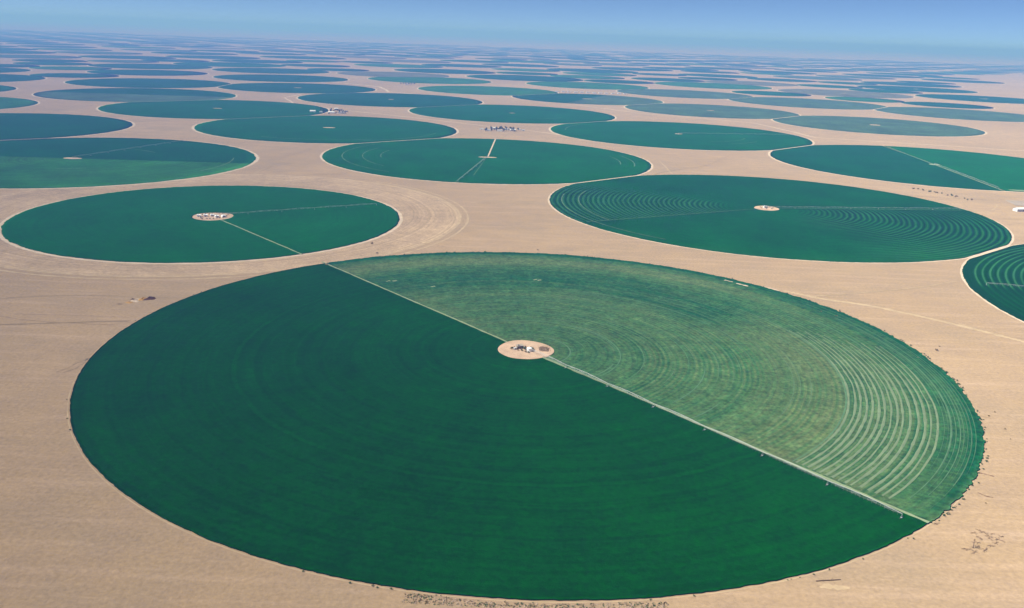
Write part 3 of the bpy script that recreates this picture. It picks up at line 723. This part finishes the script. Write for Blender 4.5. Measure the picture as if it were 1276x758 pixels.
# trees
def tree_proto(h, w, seed, label):
    rnd = random.Random(seed); t = empty('tree', (0, 0, 0), label, 'tree')
    mb = MB(); mb.tube((0, 0, 0), (.15, .1, h * .45), .28, .18, 6); mb.tube((.15, .1, h * .45), (0, .2, h * .8), .18, .06, 5)
    for k in range(4):
        a = k * 1.6 + rnd.random(); mb.tube((.1, .1, h * (.35 + .08 * k)), (w * .35 * math.cos(a), w * .35 * math.sin(a), h * (.6 + .07 * k)), .1, .04, 4)
    link('trunk', mb.mesh('trunk', M['bark']), t)
    mb = MB()
    for k in range(7):
        a = rnd.uniform(0, 6.28); q = rnd.uniform(0, .55) * w / 2
        leafball(mb, (q * math.cos(a), q * math.sin(a), h * rnd.uniform(.45, .88)), w * .26, w * .26, h * .14, 30, w * .07, rnd)
    link('crown', mb.mesh('crown', M['leaf']), t)
    return t
tree_a = tree_proto(11, 7, 31, 'x'); tree_b = tree_proto(8, 8, 32, 'x'); protos = [tree_a, tree_b]; used_p = [False, False]
def tree(x, y, s, label, group, k=None):
    k = rng.randint(2) if k is None else k
    o = protos[k] if not used_p[k] else copy_tree(protos[k]); used_p[k] = True
    o.location = (x, y, 0); o.rotation_euler = (0, 0, rng.uniform(0, 6)); o.scale = (s, s, s); tag(o, label, 'tree', group)

# ------------------------------------------------------------------ buildings
def building(x, y, w, d, h, rz, label, group=None, roof='roofgrey', gable=False, wallm='white'):
    e = empty('farm_building', (x, y, 0), label, 'building', group, rz)
    mb = MB(); mb.box(-w/2, -d/2, 0, w/2, d/2, h)
    if gable: mb.add([(-w/2, -d/2, h), (-w/2, d/2, h), (-w/2, 0, h + d * .22), (w/2, -d/2, h), (w/2, d/2, h), (w/2, 0, h + d * .22)], [(0, 1, 2), (4, 3, 5)])
    link('wall', mb.mesh('wall', M[wallm]), e)
    mb = MB()
    if gable:
        g = d * .22
        mb.add([(-w/2-.4, -d/2-.4, h-.05), (w/2+.4, -d/2-.4, h-.05), (w/2+.4, 0, h+g+.15), (-w/2-.4, 0, h+g+.15), (-w/2-.4, d/2+.4, h-.05), (w/2+.4, d/2+.4, h-.05)], [(0, 1, 2, 3), (3, 2, 5, 4)])
    else: mb.box(-w/2-.25, -d/2-.25, h+.003, w/2+.25, d/2+.25, h+.35); mb.box(-w/2+.8, -d/2+.8, h+.353, -w/2+2.2, -d/2+2.2, h+1.6)
    link('roof', mb.mesh('roof', M[roof]), e)
    mb = MB(); mb.box(-.6, -d/2-.08, 0, .6, -d/2+.02, 2.2); link('door', mb.mesh('door', M['door']), e)
    wm = None; nwin = max(2, int(w / 3.2))
    for q in range(nwin):
        xx = -w/2 + (q + .5) * w / nwin
        if abs(xx) < 1.2: continue
        if wm is None:
            mb = MB(); mb.box(-.55, -.08, -.5, .55, .02, .5); wm = mb.mesh('window', M['window'])
        link('window', wm, e, (xx, -d/2, 1.7))
    return e

# hamlet on the sand in the middle
V0 = (-129, 2872)
for i, (t, dy, w, d, h, lb) in enumerate((
    (.08, 10, 13, 9, 3.6, 'low white farm building at the left end of the hamlet row'),
    (.22, -20, 15, 11, 4.5, 'second white farm building from the left in the hamlet row'),
    (.34, 25, 11, 10, 4.0, 'white farm building standing farther back behind the hamlet trees'),
    (.46, -30, 16, 10, 4.2, 'white farm building at the front in the middle of the hamlet'),
    (.60, 5, 13, 12, 5.0, 'tallest white farm building, right of the hamlet trees'),
    (.73, -15, 18, 11, 4.0, 'broad white farm building right of the tallest one'),
    (.86, 20, 10, 9, 3.6, 'small white farm building near the right end of the hamlet'),
    (.95, -5, 9, 8, 3.2, 'last white hut at the right end of the hamlet'))):
    building(V0[0] + 153 * t, V0[1] + dy + 28 * t, w, d, h, .1 * ((i % 3) - 1), lb, gable=(i % 3 == 2))
for k in range(38):
    t = .5 + .2 * rng.normal(); t = min(max(t, .05), 1.0)
    tree(V0[0] + 153 * t, V0[1] + rng.normal(5, 26), rng.uniform(.75, 1.3), 'dark green tree among the white houses of the middle hamlet', 'trees of the middle hamlet')
# farm left of centre, between the circles
for i, (x, y, w, d, h, lb) in enumerate(((-748, 3285, 20, 12, 4.5, 'white shed at the left end of the farm left of centre'), (-715, 3280, 16, 10, 4, 'second white shed of the farm left of centre'),
    (-676, 3262, 22, 12, 4.5, 'long white shed in the middle of the farm left of centre'), (-640, 3270, 26, 13, 5, 'large pale shed at the right end of the farm left of centre'),
    (-690, 3420, 14, 10, 4, 'small white house set back behind the farm left of centre'))):
    building(x, y, w, d, h, .05 * i, lb, gable=i % 2 == 0)
for k in range(26):
    tree(-730 + 110 * rng.uniform(), 3290 + rng.normal(20, 40), rng.uniform(.8, 1.4), 'dark green tree beside the sheds of the farm left of centre', 'trees of the farm left of centre')
for k in range(6):
    tree(-668 + 15 * k, 5125 + 10 * (k % 2), 1.5, 'tree in the short row on the far strip of sand left of centre', 'row of trees on the far sand strip', 0)
building(-640, 5190, 24, 14, 5, .1, 'white building behind the tree row on the far sand strip')
for k in range(12):
    building(205 + 34 * k, 4985 + 8 * (k % 3), 20, 16, 5, .02, 'pale shed in the line on the sand strip behind the blue and brown circle', 'line of sheds on the far sand strip')
# white shed at the right edge
e = empty('shed', (987, 1722, 0), 'long bright white shed on sand at the right edge', 'shed', None, .25)
mb = MB(); mb.box(-15, -6, 0, 15, 6, 5); mb.add([(-15, -6, 5), (-15, 6, 5), (-15, 0, 7.2), (15, -6, 5), (15, 6, 5), (15, 0, 7.2)], [(0, 1, 2), (4, 3, 5)]); link('wall', mb.mesh('wall', M['white']), e)
mb = MB(); mb.add([(-15.5, -6.5, 4.95), (15.5, -6.5, 4.95), (15.5, 0, 7.4), (-15.5, 0, 7.4), (-15.5, 6.5, 4.95), (15.5, 6.5, 4.95)], [(0, 1, 2, 3), (3, 2, 5, 4)]); link('roof', mb.mesh('roof', M['tank']), e)
mb = MB(); mb.box(-2, -6.1, 0, 2, -5.98, 3.6); link('door', mb.mesh('door', M['grey']), e)
o = link('graded_yard', mesh_from('graded_yard', [(1010, 1785, .4), (1120, 1780, .4), (1130, 1850, .4), (1020, 1845, .4), (1010, 1785, 0), (1120, 1780, 0), (1130, 1850, 0), (1020, 1845, 0)], [(0, 1, 2, 3), (0, 4, 5, 1), (1, 5, 6, 2), (2, 6, 7, 3), (3, 7, 4, 0)], plain('grey_gravel', (.40, .33, .25), .9, .12, .05))); tag(o, 'grey graded gravel yard behind the white shed', kind='structure')

# ------------------------------------------------------------------ centre-pivot irrigators
def irrigator(x, y, ang, label, spans=7, L=54.0, s=1.0, z=0.0):
    e = empty('irrigation_arm', (x, y, z), label, 'irrigator', None, ang)
    mb = MB()
    for sx in (-1.6, 1.6):
        for sy in (-1.6, 1.6): mb.tube((sx, sy, 0), (sx * .2, sy * .2, 4.2), .12, .09, 5)
    mb.tube((0, 0, 0), (0, 0, 4.8), .2, .2, 8); mb.box(-1.2, -1.2, .9, 1.2, 1.2, 1.02); mb.box(.5, -1.9, 1.1, 1.4, -1.2, 2.4)
    link('pivot_tower', mb.mesh('pivot_tower', M['grey']), e)
    sp = MB(); n = 9
    top = [(L * k / n, 0, 4.0 + 1.0 * math.sin(math.pi * k / n)) for k in range(n + 1)]
    for a, b in zip(top[:-1], top[1:]): sp.tube(a, b, .17, .17, 6)
    bot = [(L * k / n, yy, 4.0 + .9 * math.sin(math.pi * k / n) - 1.5 * math.sin(math.pi * k / n) ** .5) for yy in (-.7, .7) for k in range(1, n)]
    for h in (0, 1):
        B = bot[h * (n - 1):(h + 1) * (n - 1)]
        for a, b in zip(B[:-1], B[1:]): sp.tube(a, b, .05, .05, 3)
        for q, b in enumerate(B): sp.tube(top[q + 1], b, .04, .04, 3); sp.tube(top[q + (0 if q % 2 else 2)], b, .04, .04, 3)
        sp.tube(top[0], B[0], .05, .05, 3); sp.tube(top[-1], B[-1], .05, .05, 3)
    for k in range(1, 18): sp.tube((L * k / 18, 0, 4.0 + math.sin(math.pi * k / 18)), (L * k / 18, 0, 1.7), .03, .03, 3)
    span = sp.mesh('span', M['grey'])
    wt = MB(); wt.tube((0, -1.9, .8), (0, 0, 3.9), .1, .08, 5); wt.tube((0, 1.9, .8), (0, 0, 3.9), .1, .08, 5); wt.tube((0, -2.2, .8), (0, 2.2, .8), .12, .12, 5); wt.box(-.3, -.4, .9, .3, .4, 1.4)
    leg = wt.mesh('wheel_tower', M['grey'])
    wh = MB(); wh.lathe([(.3, -.2), (.75, -.2), (.8, 0), (.75, .2), (.3, .2)], 14); wm = wh.mesh('wheel', M['rubber'])
    for v in wm.vertices: v.co = Vector((v.co.x, v.co.z, v.co.y))
    for k in range(spans):
        link('span', span, e, (L * k, 0, 0))
        t = link('wheel_tower', leg, e, (L * (k + 1), 0, 0))
        for yy in (-2.0, 2.0): w = link('wheel', wm, t, (0, yy, .8)); w.rotation_euler = (0, 0, math.pi / 2)
    return e
irrigator(MC[0] + 3, MC[1] - 4, R_(A_DN - 1.15), 'steel irrigation arm lying along the lower pale diameter of the big field', 7, 55)
irrigator(-485.1, 1400.7, R_(30.8), 'irrigation arm reaching right across the dark circle behind the left side of the big field', 5, 56)
irrigator(*MR, R_(8.2), 'irrigation arm reaching right across the rippled crop circle', 7, 56)
irrigator(1017, 1028, R_(164.2), 'irrigation arm on the bold-ringed circle at the right edge', 7, 58)
irrigator(-73.2, 2225.1, R_(-97), 'irrigation arm pointing towards the viewer in the middle teal circle', 7, 56)
irrigator(-985, 1967, R_(72), 'irrigation arm pointing away in the half-light circle at the left edge', 7, 54)
irrigator(527.4, 2962.2, R_(12), 'irrigation arm in the plain teal circle right of centre', 7, 56)
irrigator(1117, 2395.5, R_(-94.6), 'irrigation arm along the pale split of the circle at the right edge', 7, 57)

# ------------------------------------------------------------------ what stands on the hub pads
tk = empty('water_tank', (MC[0] + 4.2, MC[1] - 4.5, .93), 'round white water tank on the sandy hub of the big field', 'water tank')
mb = MB(); mb.lathe([(0.01, 0), (2.5, 0), (2.5, 3.2)], 24); link('tank_wall', mb.mesh('tank_wall', M['tank']), tk)
mb = MB(); mb.lathe([(2.62, 3.1), (2.62, 3.3), (1.4, 3.9), (.02, 4.15)], 24); link('roof', mb.mesh('roof', M['tank']), tk)
mb = MB(); mb.tube((2.6, 0, 0), (2.6, 0, 4), .06, .06, 4); mb.tube((2.6, .5, 0), (2.6, .5, 4), .06, .06, 4)
for k in range(9): mb.tube((2.6, 0, .4 + .4 * k), (2.6, .5, .4 + .4 * k), .04, .04, 4)
link('ladder', mb.mesh('ladder', M['grey']), tk)
ph = building(MC[0] - 5.2, MC[1] + 3.2, 6.5, 4.5, 2.8, .3, 'small grey-roofed pump house among bushes on the big field hub', None, 'drabroof', False, 'drab'); ph.location.z = .93
gb = empty('generator', (MC[0] - 9.5, MC[1] - .8, .93), 'small grey generator on the hub of the big field, left of the pump house', 'generator', None, .5)
mb = MB(); mb.box(-1.5, -.8, .35, 1.5, .8, 2.0); link('housing', mb.mesh('housing', M['roofgrey']), gb)
mb = MB(); mb.box(-1.8, -.9, .1, 1.8, .9, .347); link('skid', mb.mesh('skid', M['rubber']), gb)
mb = MB(); mb.tube((1, 0, 2.0), (1, 0, 2.9), .09, .09, 6); link('exhaust_pipe', mb.mesh('exhaust_pipe', M['grey']), gb)
for i, (x, y, s, v) in enumerate(((-13.2, -.5, 1.4, 0), (-12, 2.5, 1.0, 1), (-8, 7, 1.1, 0), (-3.5, 8.5, 1.2, 0), (.5, 6.2, 1.1, 1), (5.5, 3, 1.2, 0), (7.8, .2, 1.3, 0), (-3.2, -4.5, 1.2, 0), (1.2, -8, 1.3, 1), (3.4, -10, 1.1, 0), (-7, -4, .9, 1), (-1, 0, 1.3, 0), (.8, -2.6, .9, 0), (-10.6, 4.6, .8, 1))):
    place('shrub', (brown if v else green)[i % 3], MC[0] + x, MC[1] + y, 'bush around the pump house and tank on the big field hub', 'shrub', 'bushes on the hub of the big field', s * 1.15, .93)
# dark scrubby plot at the right end of the pad
pl = empty('garden_plot', (MC[0] + 19, MC[1] + 3, .93), 'dark brown fenced plot at the right end of the big field hub', 'garden plot', None, .1)
mb = MB(); V = [(0, 0, .3)] + [((5.0 + .8 * math.sin(k * 2.1)) * math.cos(k * math.pi / 9), (7.6 + 1.2 * math.sin(k * 1.3)) * math.sin(k * math.pi / 9), .12) for k in range(18)]
V += [(v[0] * 1.06, v[1] * 1.06, -.1) for v in V[1:]]
mb.add(V, [(0, 1 + k, 1 + (k + 1) % 18) for k in range(18)] + [(1 + k, 19 + k, 19 + (k + 1) % 18, 1 + (k + 1) % 18) for k in range(18)]); link('soil', mb.mesh('soil', plain('brown_garden_soil', (.17, .11, .07), .95, .4, .5)), pl)
mb = MB()
for k in range(9):
    t = k / 8
    for p in ((-5.4, -7.8 + 15.6 * t), (5.4, -7.8 + 15.6 * t)): mb.tube((*p, 0), (*p, 1.4), .08, .07, 4)
for z in (.5, 1.1):
    for a, b in (((-5.4, -7.8), (-5.4, 7.8)), ((5.4, -7.8), (5.4, 7.8)), ((-5.4, 7.8), (5.4, 7.8)), ((-5.4, -7.8), (5.4, -7.8))): mb.tube((*a, z), (*b, z), .05, .05, 3)
link('fence', mb.mesh('fence', M['twig']), pl)
mb = MB(); rnd = random.Random(9)
for k in range(26): leafball(mb, (rnd.uniform(-4.5, 4.5), rnd.uniform(-6.5, 6.5), .6), .9, .9, .5, 12, .3, rnd, k % 3 == 0)
link('dry_plants', mb.mesh('dry_plants', M['dryleaf'], M['stone']), pl)

# bits on the pad of the small dark field: rows of pale crates/huts and shrubs round its rim
for i in range(5):
    a = -.5 + i * .45
    building(-485.1 - 20 + 9.5 * i, 1400.7 - 6 + 3.5 * (i % 3), 6, 5, 2.8, .2 * i, '%s white hut on the sandy hub of the dark circle at left' % ('leftmost', 'second', 'middle', 'fourth', 'rightmost')[i], None, 'tank').location.z = .82
for i in range(26):
    a = i * 2 * math.pi / 26; r = 22 + rng.normal(0, 2.5)
    place('shrub', (green + brown)[i % 7], -485.1 + r * math.cos(a), 1400.7 + r * math.sin(a), 'bush ringing the hub of the dark circle behind the left side', 'shrub', 'bushes on the hub of the dark left circle', rng.uniform(.9, 1.5), .82)
building(MR[0] - 2, MR[1] + 2, 7, 5, 3, .2, 'white pump hut on the hub of the rippled circle').location.z = 1.4
for i in range(7):
    a = i * .9; place('shrub', green[i % 4], MR[0] + 12 * math.cos(a), MR[1] + 10 * math.sin(a), 'bush on the hub of the rippled circle', 'shrub', 'bushes on the hub of the rippled circle', 1.2, 1.4)

# ------------------------------------------------------------------ dug heap on the left sand
def heap(x, y, rx, ry, h, mat, label, name='spoil_heap', rz=0., seed=1):
    n, m_ = 22, 7; V = [(0, 0, h)]; F = []
    for j in range(1, m_ + 1):
        q = j / m_
        for k in range(n):
            t = 2 * math.pi * k / n; wv = 1 + .22 * math.sin(3 * t + seed) + .12 * math.sin(7 * t + seed * 2); zz = h * (1 - q) ** 1.2 * (1 + .3 * math.sin(5 * t + j)) if j < m_ else -.05
            V.append((rx * q * wv * math.cos(t), ry * q * wv * math.sin(t), zz))
    F += [(0, 1 + k, 1 + (k + 1) % n) for k in range(n)]
    for j in range(m_ - 1):
        for k in range(n): a = 1 + j * n + k; b = 1 + j * n + (k + 1) % n; F.append((a, a + n, b + n, b))
    o = link(name, mesh_from(name, V, F, M[mat]), None, (x, y, 0), rz); return tag(o, label, 'heap')
heap(-405.5, 950, 5.2, 7.6, 2.6, 'mud', 'dark brown earth heap on the left sand, rightmost of the dug mounds', seed=1, rz=-.5)
heap(-413.0, 948, 4.4, 7.5, 1.6, 'spoil', 'ochre mound touching the dark brown heap', seed=2)
heap(-418.5, 941, 4.6, 7, 1.3, 'pale', 'pale sand mound between the ochre mounds', seed=3)
heap(-423, 944, 2.6, 3.6, 1.5, 'rut', 'small brown mound left of the pale one', seed=4)
heap(-422, 934, 4.2, 3.6, 1.0, 'spoil', 'low ochre mound in front of the small brown one', seed=5)
heap(-430, 926, 4.4, 2.2, .8, 'rut', 'low long brown ridge at the left end of the dug mounds', seed=6)

# ------------------------------------------------------------------ haze
B = N + 500
mb = MB(); mb.box(-B, -B, -1.0, B, B, 380.0)
hz_m = bpy.data.materials.new('haze_air'); hz_m.use_nodes = True
hn, hl = hz_m.node_tree.nodes, hz_m.node_tree.links
for q in list(hn):
    if q.type == 'BSDF_PRINCIPLED': hn.remove(q)
pv = hn.new('ShaderNodeVolumePrincipled'); pv.inputs['Density'].default_value = HAZE_DENSITY
pv.inputs['Color'].default_value = (*HAZE_COLOR, 1); pv.inputs['Absorption Color'].default_value = (*HAZE_ABSORB, 1)
pv.inputs['Anisotropy'].default_value = 0.0
hl.new(pv.outputs[0], hn['Material Output'].inputs['Volume'])
hz = link('haze', mb.mesh('haze', hz_m)); tag(hz, 'blue haze over the desert plain', kind='stuff')
